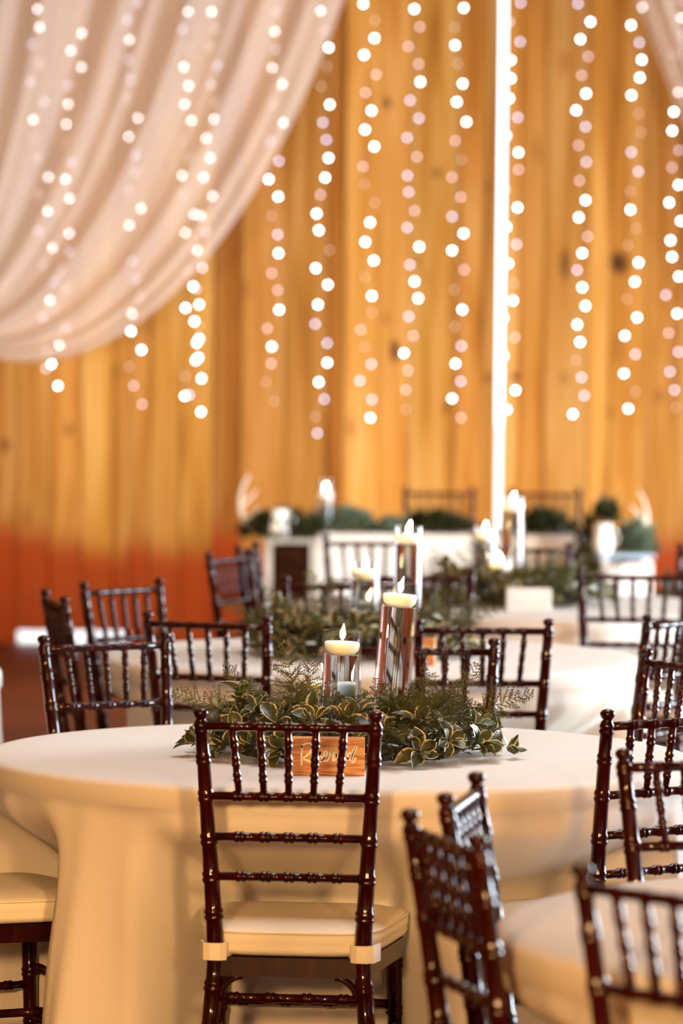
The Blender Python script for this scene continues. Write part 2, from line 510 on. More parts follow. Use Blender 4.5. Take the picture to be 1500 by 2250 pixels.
def bez(u, P):
    # the cloth runs straight on from the first control point up to the ceiling
    e = 338 / (3 * (P[1][1] - P[0][1])); u = u * (1 + e) - e
    if u < 0: return tuple(P[0][k] + 3 * (P[1][k] - P[0][k]) * u for k in (0, 1))
    a = (1 - u) ** 3; b = 3 * (1 - u) ** 2 * u; c = 3 * (1 - u) * u * u; d = u ** 3
    return tuple(a * P[0][k] + b * P[1][k] + c * P[2][k] + d * P[3][k] for k in (0, 1))
def left_curve(u, s):
    T = (-150 + 10 * s, 700 + 30 * s)
    return bez(u, [(-230 + 1090 * s, -350), (-250 + 870 * s, 120 + 480 * s), (-190 + 390 * s, 480 + 470 * s), T])
def right_curve(u, s):
    T = (1860 - 10 * s, 700 + 30 * s)
    return bez(u, [(1900 - 605 * s, -350), (1900 - 430 * s, 120 + 160 * s), (1890 - 180 * s, 480 + 300 * s), T])
drape('sheer_drape', 'large blush sheer drape swept down to the left across the board wall', left_curve, 22.35, seed=3)
drape('sheer_drape', 'sliver of blush sheer drape in the upper right corner', right_curve, 22.35, seed=5)

# ------------------------------------------------------------------ light strings
def bulb_mesh(i):
    b = MB(); b.lathe([(0.0001, -.0075), (.005, -.0055), (.0072, 0), (.005, .0055), (.0001, .0075)], 8)
    return b.mesh('bulb', M_BULB[i])
BULB = [bulb_mesh(i) for i in range(4)]
strings = [  # picture x at the top, at the end, end y, phrase
    (72, 116, 848, 'light string hanging through the lowest sag of the left drape'),
    (174, 124, 800, 'light string bending left behind the drape, beside its lowest sag'),
    (292, 298, 888, 'light string behind the middle of the left drape, ending below its hem'),
    (404, 430, 905, 'light string over the drape hem, left one of a crossing pair'),
    (482, 420, 870, 'light string over the drape hem, right one of a crossing pair'),
    (612, 598, 882, 'light string just left of the dark narrow board, first clear of the drape'),
    (716, 703, 952, 'longest light string, hanging along the dark narrow board'),
    (812, 803, 918, 'light string first to the right of the dark narrow board'),
    (914, 900, 900, 'light string midway between the dark narrow board and the door gap'),
    (1012, 1003, 918, 'light string just left of the glowing door gap'),
    (1131, 1117, 900, 'light string hugging the right edge of the glowing door gap'),
    (1284, 1268, 910, 'light string left of the biggest dark knot at right'),
    (1398, 1383, 898, 'light string passing the biggest dark knot at right'),
    (1488, 1474, 895, 'light string nearest the right edge of the picture')]
rs = random.Random(21)
for (xt, xe, ye, lab) in strings:
    y = 22.70 + rs.uniform(-.05, .05)
    root = empty('light_string', (0, y, 0))
    tag(root, lab, 'string lights', 'fairy light strings on the board wall')
    py = ye; side = rs.choice((-1, 1)); pts = []
    while py > -670:
        t = max(0.0, min(1.15, 1 - py / ye)) if py >= 0 else 1 - py / ye
        px = xe + (xt - xe) * t + side * rs.uniform(3, 16)
        side = -side if rs.random() < .75 else side
        x, z = wxz(px, py, y)
        pts.append((x, z))
        py -= rs.uniform(36, 44)
    wire = MB(); wire.sweep([(x, 0, z + .012) for x, z in pts], [.0012] * len(pts), 4)
    wire.build('wire', M_WIRE, root)
    for (x, z) in pts:
        w = rs.random()
        k = 0 if w < .46 else 1 if w < .66 else 2 if w < .86 else 3
        link('bulb', BULB[k], root, (x, -.004, z))

# ------------------------------------------------------------------ round tables and their cloths
TR = .762; TZ = .762
def sst(a, b, x):
    t = max(0.0, min(1.0, (x - a) / (b - a))); return t * t * (3 - 2 * t)
def tablecloth(c, pushes, seed):
    """pushes: (angle, distance of the seat front from the table centre)"""
    rnd = random.Random(seed)
    ph = [rnd.uniform(0, 6.28) for _ in range(8)]
    NA = 288
    prof = [(.10, TZ), (.30, TZ), (.50, TZ), (.65, TZ), (.74, TZ), (.757, TZ - .0015), (.766, TZ - .006), (.770, TZ - .014), (.7715, TZ - .047), (.768, TZ - .052)]
    zs = [.700, .685, .665, .64, .61, .58, .55, .52, .49, .46, .42, .37, .31, .25, .19, .13, .07, .03, .008]
    vs = [(0, 0, TZ + .004)]; fs = []
    rows = len(prof) + len(zs)
    for i in range(rows):
        for k in range(NA):
            th = 2 * math.pi * k / NA
            if i < len(prof):
                r, z = prof[i]; z += .004
                vs.append((r * math.cos(th), r * math.sin(th), z)); continue
            z = zs[i - len(prof)]
            d = (TZ - z) / TZ
            g = sst(.05, .75, d)
            tw = .55 * d
            fold = (math.sin(11 * th + ph[0] + tw) + .8 * math.sin(17 * th + ph[1] - 1.4 * tw) + .5 * math.sin(29 * th + ph[2] + 2 * tw)
                    + .6 * math.sin(7 * th + ph[3]) + .3 * math.sin(46 * th + ph[4] + 3 * tw))
            fold = fold if fold > 0 else fold * .5
            r = .758 + .062 * d + fold * (.0055 + .025 * g)
            for (pa, pd) in pushes:
                dl = (th - pa + math.pi) % (2 * math.pi) - math.pi
                if abs(dl) > 1.1: continue
                rin = (pd - .018) / math.cos(dl)
                if rin >= r: continue
                # how far sideways of the seat this place on the cloth is
                w = 1 - sst(.215, .285, abs(math.sin(dl) * (rin * .5 + r * .5)))
                vz = 1 - sst(.505, .69, z)
                r = r + (rin - r) * w * vz
            vs.append((r * math.cos(th), r * math.sin(th), z))
    for k in range(NA): fs.append((0, 1 + k, 1 + (k + 1) % NA))
    for i in range(rows - 1):
        for k in range(NA):
            a = 1 + i * NA + k; b = 1 + i * NA + (k + 1) % NA
            fs.append((a, a + NA, b + NA, b))
    b = MB(); b.add(vs, fs)
    return b.build('tablecloth', M_CLOTH, loc=(c[0], c[1], 0))
def under_table():
    root = empty('round_table')
    b = MB(); b.lathe([(.001, TZ - .002), (.745, TZ - .002), (.757, TZ - .008), (.760, TZ - .02), (.760, TZ - .045), (.70, TZ - .05), (.001, TZ - .05)], 48)
    b.build('tabletop', M_PINE, root)
    b = MB(); b.lathe([(.045, .06), (.04, .35), (.05, .70), (.16, TZ - .051)], 20); b.build('pedestal', M_GREYWOOD, root)
    b = MB(); b.lathe([(.001, 0.0), (.26, 0.0), (.26, .02), (.06, .06), (.001, .06)], 28); b.build('base', M_GREYWOOD, root)
    return root

# ------------------------------------------------------------------ chiavari chairs
def make_chair():
    root = empty('chiavari_chair')
    # back posts run from finial to floor
    def post_pt(s, z):
        if z >= .45:
            t = (z - .45) / .455; return (s * (.144 + .0265 * t), -.188 - .062 * t * (0.75 + .25 * t), z)
        t = (.45 - z) / .45; return (s * (.144 + .034 * t), -.188 - .045 * t * t, z)
    for s in (-1, 1):
        b = MB()
        zs = [0, .05, .12, .2, .28, .36, .43, .50, .57, .64, .71, .78, .85, .913]
        rings = [.10, .30, .387, .53, .605, .68, .766, .84, .901]
        st = [(z, 1.0) for z in zs]
        for zr in rings:
            st = [q for q in st if abs(q[0] - zr) > .014]
            st += [(zr - .012, 1), (zr - .008, 1.16), (zr - .003, 1.16), (zr, 1.02), (zr + .003, 1.16), (zr + .008, 1.16), (zr + .012, 1)]
        st.sort()
        st = [q for q in st if q[0] <= .9131]
        top = post_pt(s, .913)
        pts = [post_pt(s, z) for z, _ in st]; rad = [(.0176 - .0050 * max(0, (z - .45) / .455)) * k for z, k in st]
        for dz, r in ((.004, .0100), (.007, .0090), (.010, .0128), (.016, .0152), (.021, .0146), (.025, .0105), (.027, .004)):
            pts.append((top[0], top[1] - .001, top[2] + dz)); rad.append(r)
        b.sweep(pts, rad, 12)
        b.build('back_post', M_CHAIR, root)
    def span(z, inset=.006):
        a = post_pt(-1, z); c = post_pt(1, z)
        return (a[0] + inset, a[1], z), (c[0] - inset, c[1], z)
    nodes = [.18, .345, .5, .655, .82]
    a, c = span(.905); b = MB(); bamboo(b, a, c, .0088, .0088, nodes, 10, 1.2); b.build('top_rail', M_CHAIR, root)
    for z in (.766, .685, .606):
        a, c = span(z); b = MB(); bamboo(b, a, c, .0085, .0085, nodes, 10, 1.3); b.build('back_rail', M_CHAIR, root)
    at_, ct_ = span(.905); ab_, cb_ = span(.766)
    for k, t in enumerate((1 / 6, 2 / 6, 3 / 6, 4 / 6, 5 / 6)):
        tb = .5 + (t - .5) * .93
        p1 = Vector(at_).lerp(Vector(ct_), t); p0 = Vector(ab_).lerp(Vector(cb_), tb)
        b = MB(); bamboo(b, p0, p1, .0068, .0074, [.27, .5, .76], 8, 1.25); b.build('spindle', M_CHAIR, root)
    # seat frame
    out = [(-.155, -.20), (.155, -.20), (.20, .12), (.195, .19), (.17, .215), (-.17, .215), (-.195, .19), (-.20, .12)]
    b = MB(); n = len(out)
    inn = [(x * .84, y * .84) for x, y in out]
    vs = [(x, y, .408) for x, y in out] + [(x, y, .446) for x, y in out] + [(x, y, .446) for x, y in inn] + [(x, y, .408) for x, y in inn]
    fs = []
    for r in range(4):
        for k in range(n):
            q = (k + 1) % n; A = r * n; B = ((r + 1) % 4) * n
            fs.append((A + k, A + q, B + q, B + k))
    fs.append(tuple(range(n, 2 * n)))
    b.add(vs, fs); b.build('seat_frame', M_CHAIR, root, smooth=False)
    for s in (-1, 1):
        b = MB()
        bamboo(b, (s * .178, .185, .41), (s * .188, .20, 0), .0175, .0135, [.06, .30, .55, .9], 12, 1.14)
        b.build('front_leg', M_CHAIR, root)
    # stretchers
    def rung(p, q, nd=(.2, .5, .8)):
        b = MB(); bamboo(b, p, q, .0090, .0090, nd, 10, 1.25); b.build('stretcher', M_CHAIR, root)
    for z in (.365,):
        A, C = post_pt(-1, z), post_pt(1, z); rung(A, C, (.14, .38, .62, .86))
    A, C = post_pt(-1, .20), post_pt(1, .20); rung(A, C, (.14, .38, .62, .86))
    for z in (.30, .19):
        rung((-.181, .19, z), (.181, .19, z), (.14, .38, .62, .86))
    for s in (-1, 1):
        for z in (.26, .15):
            A = post_pt(s, z); rung(A, (s * .182, .192, z), (.14, .38, .62, .86))
    # curved brackets under the back of the seat
    for s in (-1, 1):
        b = MB()
        pts = []
        for k in range(6):
            w = k / 5 * math.pi / 2
            pts.append((s * (.136 - .045 * (1 - math.cos(w))), -.192, .358 + .05 * math.sin(w)))
        b.sweep(pts, [.007] * 6, 8); b.build('bracket', M_CHAIR, root)
    # cushion: rounded trapezoid lofted through a pillow profile
    b = MB(); NC = 48
    def outline(k, inset):
        w = 2 * math.pi * k / NC
        cx, sy = math.cos(w), math.sin(w)
        e = .42
        X = math.copysign(abs(cx) ** e, cx); Y = math.copysign(abs(sy) ** e, sy)
        y = .012 + Y * (.205 - inset)
        wid = .188 + .028 * (y / .2) - inset
        return X * wid, y
    prof = [(.03, .447), (.008, .448), (-.002, .454), (-.006, .462), (-.004, .468), (-.007, .474), (-.007, .486), (-.003, .491), (-.005, .495), (.004, .499), (.03, .506), (.075, .510), (.13, .511)]
    vs = []; fs = []
    for (ins, z) in prof:
        for k in range(NC):
            x, y = outline(k, ins)
            vs.append((x, y, z))
    for i in range(len(prof) - 1):
        for k in range(NC):
            q = (k + 1) % NC
            fs.append((i * NC + k, i * NC + q, (i + 1) * NC + q, (i + 1) * NC + k))
    fs.append(tuple(range((len(prof) - 1) * NC, len(prof) * NC))); fs.append(tuple(range(NC - 1, -1, -1)))
    b.add(vs, fs); cu = b.build('cushion', M_CUSH, root)
    # piping along the top seam, and the ties wrapped round the posts
    b = MB(); ring = [(*outline(k % NC, -.006), .4945) for k in range(NC + 1)]
    b.sweep(ring, [.0028] * len(ring), 6, cap=False); b.build('piping', M_CUSH, cu)
    for s in (-1, 1):
        b = MB()
        x0, y0, _ = post_pt(s, .455)
        ring = []
        for (dx, dy) in ((-.034, .026), (-.024, -.014), (-.010, -.022), (.010, -.022), (.022, -.012), (.030, .024)):
            ring.append((x0 + s * dx * -1, y0 + dy))
        vs = [(x, y, .440) for x, y in ring] + [(x, y, .474) for x, y in ring]
        vs += [(x0 + (x - x0) * .86, y0 + (y - y0) * .86, .474) for x, y in ring] + [(x0 + (x - x0) * .86, y0 + (y - y0) * .86, .440) for x, y in ring]
        fs = []; n = len(ring)
        for r in range(4):
            for k in range(n - 1):
                A = r * n; B = ((r + 1) % 4) * n
                fs.append((A + k, A + k + 1, B + k + 1, B + k))
        b.add(vs, fs); b.build('tie_strap', M_CUSH, cu, smooth=False)
    return root
proto = make_chair()
FRONT = .47       # from the line of the finials to the front of the seat
used = [False]
def chair(c, rz, label, group):
    """c: middle between the two finials on plan"""
    o = proto if not used[0] else copy_tree(proto)
    used[0] = True
    a = R(rz); f = Vector((-math.sin(a), math.cos(a)))
    o.location = (c[0] + .252 * f.x, c[1] + .252 * f.y, 0); o.rotation_euler = (0, 0, a)
    tag(o, label, 'chair', group)
    return (c, f)

T = {1: (0.0, 9.10), 2: (.09, 12.0), 3: (.60, 14.42), 4: (1.01, 6.40), 6: (-1.685, 11.35)}
GR = {1: 'chairs around the table with the readable sign', 2: 'chairs around the second table', 3: 'chairs around the third table',
      4: 'chairs around the table at lower right', 5: 'chairs at the head table'}
L = [
 (1, (-.100, 8.171), -5, 'mahogany chiavari chair in front centre, seen from behind with its whole ivory cushion'),
 (1, (-.970, 8.710), -62, 'chiavari chair cropped by the left edge, only its ivory cushion and rungs showing'),
 (1, (.664, 8.349), 36, 'chiavari chair at the right edge, upright behind a leaning post, facing the front table'),
 (1, (.804, 9.790), 118, 'amber-lit chiavari chair at far right of the front table, below a white-railed chair back'),
 (1, (.203, 10.228), 181, 'chiavari chair directly behind the tall candle vase of the front table'),
 (1, (-.575, 10.273), 213, 'chiavari chair at far left of the front table with white glints along its spindles'),
 (2, (-.352, 11.081), -22, 'chiavari chair seen from behind, between the left glinting chair and the wreath'),
 (2, (.373, 10.985), 2, 'chiavari chair seen from behind, overlapping the chair behind the tall candle vase'),
 (2, (.915, 11.345), 55, 'chiavari chair at the right edge whose top rail shines white'),
 (2, (-.655, 12.600), 232, 'chiavari chair at left whose rails and spindles reflect white daylight toward us'),
 (2, (-.810, 11.930), -77, 'chiavari chair at far left turned edge-on beside the white-reflecting chair'),
 (2, (.001, 12.905), 181, 'chiavari chair behind the second wreath, partly hidden by its middle candle'),
 (3, (-.385, 14.469), -112, 'blurred chiavari chair beside the grey crate, nearer one of an edge-on pair'),
 (3, (-.335, 14.990), -99, 'blurred chiavari chair beside the grey crate, farther one of an edge-on pair'),
 (3, (.246, 13.416), 4, 'blurred chiavari chair with dark back just left of the third wreath'),
 (3, (.943, 13.60), -8, 'blurred chiavari chair at right seen from behind with white cloth between its spindles'),
 (3, (1.365, 15.24), 138, 'blurred chiavari chair of which one white-glinting post shows at the right edge'),
 (3, (.112, 15.74), 188, 'blurred chiavari chair with a white-lit post before the head table cloth'),
 (3, (.661, 15.324), 184, 'blurred chiavari chair with amber top rail behind the third table tall candle'),
 (4, (.157, 6.280), -74, 'out-of-focus chiavari chair at lower right turned edge-on, nearest of the close pair'),
 (4, (.200, 6.845), 260, 'chiavari chair with bluish shining top rail standing behind the nearest edge-on chair'),
 (4, (.451, 5.655), -48, 'out-of-focus chiavari chair at the bottom right corner with cream cloth behind its spindles'),
 (4, (.664, 7.504), 200, 'chiavari chair with a leaning post behind the lower right table, before the bare chair back'),
 (5, (.49, 21.15), 180, 'faint chiavari chair behind the head table, left of the glowing door gap'),
 (5, (1.02, 21.15), 180, 'faint chiavari chair behind the head table, right of the glowing door gap'),
]
push = {k: [] for k in T}
for (t, c, rz, lab) in L:
    c2, f = chair(c, rz, lab, GR[t])
    if t in T:
        sx, sy = c[0] + FRONT * f.x - T[t][0], c[1] + FRONT * f.y - T[t][1]
        # nearest point of the seat front line, as seen from the table centre
        n_ = -(sx * f.x + sy * f.y)
        ang = math.atan2(c[1] + .3 * f.y - T[t][1], c[0] + .3 * f.x - T[t][0])
        push[t].append((ang, max(.30, math.hypot(sx, sy) * .5 + .5 * n_)))
CL = {1: 'ivory cloth on the front round table that carries the readable sign',
      2: 'ivory cloth on the second round table, bluish white on its right side',
      3: 'daylit white cloth on the third round table before the head table',
      4: 'blurred cream cloth on the round table in the lower right corner',
      6: 'sliver of white tablecloth at the left edge of the picture'}
TL = {1: 'round table under the ivory cloth with the readable sign', 2: 'round table under the second ivory cloth',
      3: 'round table under the daylit cloth before the head table', 4: 'round table under the blurred cream cloth at lower right',
      6: 'round table under the cloth sliver at the left edge'}
tproto = under_table()
for i, k in enumerate(T):
    tag(tablecloth(T[k], push[k], 11 + k), CL[k], 'tablecloth', 'ivory round tablecloths')
    o = tproto if i == 0 else copy_tree(tproto)
    o.location = (*T[k], 0); tag(o, TL[k], 'table', 'round tables under cloths')

# ------------------------------------------------------------------ candles in cylinder vases
TOP = TZ + .004
def make_vase(h, r, wl, seed):
    """h height, wl water level"""
    rnd = random.Random(seed)
    root = empty('cylinder_vase')
    b = MB(); t = .0028
    b.lathe([(.0005, 0), (r - .0025, 0), (r - .002, 0), (r, .002), (r, .0025), (r, h - .0015), (r, h - .001), (r - t / 2, h), (r - t, h - .001), (r - t, h - .0015), (r - t, .0085), (r - t, .008), (r - t - .0005, .008), (.0005, .008)], 40)
    b.build('glass', M_GLASS, root)
    b = MB(); rw = r - t - .0004
    b.lathe([(.0005, .0084), (rw - .0004, .0084), (rw, .0084), (rw, .0088), (rw, wl - .0004), (rw, wl), (rw - .0004, wl), (.0005, wl)], 40)
    w = b.build('water', M_WATER, root, smooth=True)
    return root
def make_candle(r, lean):
    root = empty('floating_candle')
    b = MB()
    b.lathe([(.0005, -.008), (r * .72, -.008), (r * .93, .000), (r, .010), (r, .015), (r * .95, .0185), (r * .85, .019), (r * .5, .017), (.0005, .0165)], 32)
    b.build('wax', M_WAX, root)
    b = MB(); b.sweep([(0, 0, .016), (.0005, 0, .022), (.0015, 0, .027)], [.0011, .0011, .0009], 6); wk = b.build('wick', M_WICK, root)
    b = MB(); prof = [(0.0, .0005), (.003, .0030), (.008, .0056), (.014, .0062), (.021, .0046), (.029, .0024), (.036, .0004)]
    b.sweep([(lean * z * z * 14, 0, .022 + z) for z, _ in prof], [q for _, q in prof], 12)
    b.build('flame', M_FLAME, root)
    return root
ORD = {1: 'front', 2: 'second', 3: 'third'}
VS = {1: [(.105, 9.13, .366, 4.0), (-.004, 9.05, .268, 2.0), (-.030, 9.20, .172, 0.0)],
      2: [(.190, 12.05, .366, 0.5), (.068, 11.96, .268, .5), (.062, 12.10, .172, 0.0)],
      3: [(.590, 14.50, .366, 0.0), (.490, 14.38, .268, .5), (.540, 14.28, .172, 0)]}
SIZE = ['tall', 'middle-height', 'shortest']
for t, vv in VS.items():
    for i, (x, y, h, tilt) in enumerate(vv):
        r = .0415 if i == 0 else .0425
        z0 = TOP + .0003 + r * math.sin(R(tilt))
        v = make_vase(h, r, h - .052, t * 10 + i)
        v.location = (x, y, z0); v.rotation_euler = (0, R(tilt), 0)
        tag(v, '%s clear glass cylinder vase of water in the %s wreath' % (SIZE[i], ORD[t]), 'vase', 'cylinder vases in the wreaths')
        c = make_candle(r - .0045, (.3, .1, -.6)[i])
        zz = h - .052 + .0082
        c.location = (x + zz * math.sin(R(tilt)), y, z0 + zz * math.cos(R(tilt))); c.rotation_euler = (0, R(tilt), 0)
        tag(c, 'lit cream candle floating in the %s vase of the %s wreath' % (SIZE[i], ORD[t]), 'candle', 'floating candles in the vases')

# ------------------------------------------------------------------ wreaths
def leaf_verts(L, Wd, cup, bend, rows=5):
    vs = []; uv = []; fs = []
    shape = [0.10, .62, .95, 1.0, .72, .0]
    for i in range(rows + 1):
        t = i / rows
        w = Wd * shape[i] * .5
        z = bend * t * t * L
        for j, sx in enumerate((-1, 0, 1)):
            vs.append((sx * w, t * L, z + (cup * w if sx else 0)))
            uv.append((.5 + sx * .5 * (1 if i < rows else 1), t))
    for i in range(rows):
        for j in range(2):
            a = i * 3 + j
            fs.append((a, a + 1, a + 4, a + 3))
    return vs, fs, uv
def leaf_mesh(name, mat, L, Wd, cup, bend):
    b = MB(); v, f, u = leaf_verts(L, Wd, cup, bend); b.add(v, f, u); return b.mesh(name, mat)
LEAVES = [leaf_mesh('leaf', M_LEAF, L_, W_, c_, b_) for (L_, W_, c_, b_) in ((.044, .029, .5, -.25), (.038, .026, .35, .2), (.048, .030, .6, -.45), (.034, .024, .3, -.1), (.042, .030, .7, .35))]
LEAVD = [leaf_mesh('leaf', M_LEAFD, L_, W_, c_, b_) for (L_, W_, c_, b_) in ((.05, .020, .5, -.3), (.042, .018, .4, .1))]
def frond_mesh(seed, Lf=.13):
    rnd = random.Random(seed)
    b = MB(); K = 15
    def quad(p, d, l, w):
        n = Vector((0, 0, 1)); s = d.cross(n)
        if s.length < 1e-4: s = Vector((1, 0, 0))
        s = s.normalized() * w
        b.add([p - s, p + s, p + d * l], [(0, 1, 2)])
    bend = rnd.uniform(-.5, .3)
    stem = [Vector((0, Lf * k / K, bend * Lf * (k / K) ** 2)) for k in range(K + 1)]
    b.sweep(stem, [.0009 - .0006 * k / K for k in range(K + 1)], 4)
    for k in range(1, K + 1):
        t = k / K
        bl0 = Lf * .42 * (1 - t) ** .8 * min(1, t * 5 + .3) + .006
        for s in (-1, 1):
            bl = bl0 * rnd.uniform(.55, 1.1)
            a = R(rnd.uniform(38, 72)); d = Vector((s * math.sin(a), math.cos(a), rnd.uniform(-.35, .35))).normalized()
            p = stem[k] + (stem[k - 1] - stem[k]) * rnd.uniform(0, .9)
            quad(p, d, bl, .0010)
            m = max(2, int(bl / .0042))
            for q in range(1, m + 1):
                pp = p + d * bl * q / (m + .3)
                nl = (.0085 * (1 - .5 * q / m) + .002) * rnd.uniform(.5, 1.2)
                for s2 in (-1, 1):
                    a2 = R(rnd.uniform(15, 75)) * s2
                    d2 = Vector((d.x * math.cos(a2) - d.y * math.sin(a2), d.x * math.sin(a2) + d.y * math.cos(a2), d.z + rnd.uniform(-.8, .8))).normalized()
                    quad(pp, d2, nl, .0011)
    return b.mesh('fern_frond', M_FERN, smooth=False)
FRONDS = [frond_mesh(i) for i in range(5)]
def orient(fwd, up):
    y = fwd.normalized(); x = y.cross(up)
    if x.length < 1e-3: x = y.cross(Vector((1, 0, .2)))
    x.normalize(); z = x.cross(y)
    return Matrix((x, y, z)).transposed().to_4x4()
def put(name, me, parent, p, fwd, up, scale=1.0):
    o = bpy.data.objects.new(name, me)
    col.objects.link(o); o.parent = parent
    o.matrix_local = Matrix.Translation(p) @ orient(fwd, up) @ Matrix.Scale(scale, 4)
    return o
def make_wreath(seed, vases):
    """vases: plan positions, in the wreath's own frame, to keep clear"""
    rnd = random.Random(seed)
    root = empty('greenery_wreath')
    RW = .335
    def h(r): return .022 + .085 * max(0, 1 - ((r - .17) / .19) ** 2)
    def clear(x, y, m): return all(math.hypot(x - a, y - b) > m for a, b in vases)
    # woven stem ring inside
    b = MB()
    for k in range(5):
        pts = []
        p0 = rnd.uniform(0, 6.28)
        for i in range(61):
            w = 2 * math.pi * i / 60
            rr = .20 + .02 * math.sin(5 * w + p0) + (k - 2) * .022
            pts.append((rr * math.cos(w), rr * math.sin(w), .020 + .010 * math.sin(7 * w + p0)))
        b.sweep(pts, [.005] * 61, 5, cap=False)
    b.build('stem_ring', M_STEM, root)
    # loose undergrowth of small dark leaves, too small to pick apart
    b = MB()
    for i in range(1500):
        w = rnd.uniform(0, 6.2832); r = .07 + .25 * math.sqrt(rnd.random())
        x, y = r * math.cos(w), r * math.sin(w)
        if not clear(x, y, .052): continue
        z = rnd.uniform(.012, .9 * h(r) + .01)
        f = Vector((math.cos(w + rnd.uniform(-1.2, 1.2)), math.sin(w + rnd.uniform(-1.2, 1.2)), rnd.uniform(.0, 1.0)))
        M = Matrix.Translation((x, y, z)) @ orient(f, Vector((rnd.uniform(-.5, .5), rnd.uniform(-.5, .5), 1)))
        v, fc, uv = leaf_verts(rnd.uniform(.018, .032), .010, .4, rnd.uniform(-.4, .3))
        v = [M @ Vector(q) for q in v]
        v = [Vector((q.x, q.y, max(q.z, .002))) for q in v]
        b.add(v, fc, uv)
    tag(b.build('undergrowth', M_LEAFD, root), kind='stuff')
    # rosettes of variegated leaves
    spots = []
    def ros(ang, r, z, tilt, n): spots.append((ang, r, z, tilt, n))
    for a in (-172, -160, -148, -134, -118, -103, -186, -200):          # left side and left front
        ros(a + rnd.uniform(-4, 4), rnd.uniform(.27, .34), rnd.uniform(.02, .05), .35, 7)
    for a in (-165, -140, -120, -185):
        ros(a, rnd.uniform(.19, .25), rnd.uniform(.075, .10), .7, 7)
    ros(168, .235, .125, 1.1, 8); ros(176, .215, .105, .9, 7)
    for a, r in ((-98, .30), (-88, .31), (-106, .26), (-92, .245)):
        ros(a, r, .06 + .035 * (r < .28), .7, 8)
    for a in (-62, -45, -30, -20, -10, 0, 9):
        ros(a + rnd.uniform(-3, 3), rnd.uniform(.28, .35), rnd.uniform(.02, .055), .35, 7)
    for a, r in ((-75, .27), (-55, .25), (-140, .30), (-128, .25), (-150, .22), (-112, .215), (-84, .20)):
        ros(a, r, .05 + .45 * (.33 - r), .8, 8)
    for a in (-38, -18, 2, 15):
        ros(a, rnd.uniform(.24, .29), rnd.uniform(.06, .09), .7, 7)
    for a in (35, 70, 110, 145):
        ros(a, rnd.uniform(.22, .31), rnd.uniform(.04, .09), .6, 6)
    nleaf = 0
    for (a, r, z, tilt, n) in spots:
        w = R(a); d = Vector((math.cos(w), math.sin(w), 0))
        axis = (d * (1.2 - tilt) + Vector((0, 0, tilt + .15))).normalized()
        base = Vector((r * d.x, r * d.y, z))
        side = axis.cross(Vector((0, 0, 1)))
        side = side.normalized() if side.length > .05 else Vector((1, 0, 0))
        up2 = side.cross(axis)
        for k in range(n):
            t = 2 * math.pi * k / n + rnd.uniform(-.3, .3)
            op = rnd.uniform(.5, 1.15) if k % 2 else rnd.uniform(1.0, 1.5)
            rad = side * math.cos(t) + up2 * math.sin(t)
            f = (axis * math.cos(op) + rad * math.sin(op)).normalized()
            p = base + rad * .004
            if p.z + f.z * .05 < .006: f = Vector((f.x, f.y, abs(f.z) * .3 + .02)).normalized()
            if not clear(p.x + f.x * .03, p.y + f.y * .03, .05): continue
            put('leaf', rnd.choice(LEAVES), root, p, f, axis, rnd.uniform(.85, 1.2)); nleaf += 1
    for i in range(60):
        w = rnd.uniform(0, 6.2832); r = rnd.uniform(.16, .34)
        p = Vector((r * math.cos(w), r * math.sin(w), rnd.uniform(.4, 1) * h(r)))
        f = Vector((math.cos(w) + rnd.uniform(-.6, .6), math.sin(w) + rnd.uniform(-.6, .6), rnd.uniform(-.1, .7)))
        if p.z < .03: f.z = abs(f.z) + .1
        if not clear(p.x + f.x * .03, p.y + f.y * .03, .055): continue
        put('leaf', rnd.choice(LEAVES + LEAVD), root, p, f, Vector((0, 0, 1)), rnd.uniform(.8, 1.1))
    # feathery fern fronds on top
    for i in range(120):
        w = rnd.uniform(0, 6.2832); r = rnd.uniform(.07, .30)
        if i < 50:                                                      # thick fern patch in front and right of the vases
            w = R(rnd.uniform(-95, 40)); r = rnd.uniform(.09, .25)
        x, y = r * math.cos(w), r * math.sin(w)
        if not clear(x, y, .056): continue
        f = Vector((math.cos(w) + rnd.uniform(-.9, .9), math.sin(w) + rnd.uniform(-.9, .9), rnd.uniform(.15, 1.1)))
        fn = f.normalized(); tip = Vector((x, y, 0)) + fn * .1
        if not clear(tip.x, tip.y, .045): continue
        put('fern_frond', rnd.choice(FRONDS), root, Vector((x, y, h(r) * rnd.uniform(.55, 1.0))), f, Vector((rnd.uniform(-.8, .8), rnd.uniform(-.8, .8), 1)), rnd.uniform(.55, .95))
    # a few tall upright sprays
    for (x, y, fx, fy, fz, s) in ((-.10, -.02, -.25, 0, 1, 1.25), (-.085, .0, .05, 0, 1, 1.05), (-.24, -.05, -.9, -.1, .45, 1.1), (-.20, .02, -.5, 0, .8, 1.0),
                                  (.20, -.02, .5, -.1, .8, 1.05), (.27, .02, .9, 0, .45, 1.1), (.15, -.10, .1, -.2, 1, .85), (-.03, -.14, -.1, -.2, 1, .7), (.05, -.15, .1, -.1, 1, .7)):
        put('fern_frond', rnd.choice(FRONDS), root, Vector((x, y, .085)), Vector((fx, fy, fz)), Vector((0, -1, .4)), s)
    return root
WC = {1: (.018, 9.06), 2: (.050, 12.0), 3: (.585, 14.42)}
WL = {1: 'sharp green wreath of variegated leaves and fern behind the readable sign', 2: 'blurred green wreath on the second table',
      3: 'very blurred green wreath on the third table before the head table'}
for t in (1, 2, 3):
    w = make_wreath(40 + t, [(x - WC[t][0], y - WC[t][1]) for (x, y, h, a) in VS[t]])
    w.location = (*WC[t], TOP)
    tag(w, WL[t], 'wreath', 'greenery wreaths on the round tables')

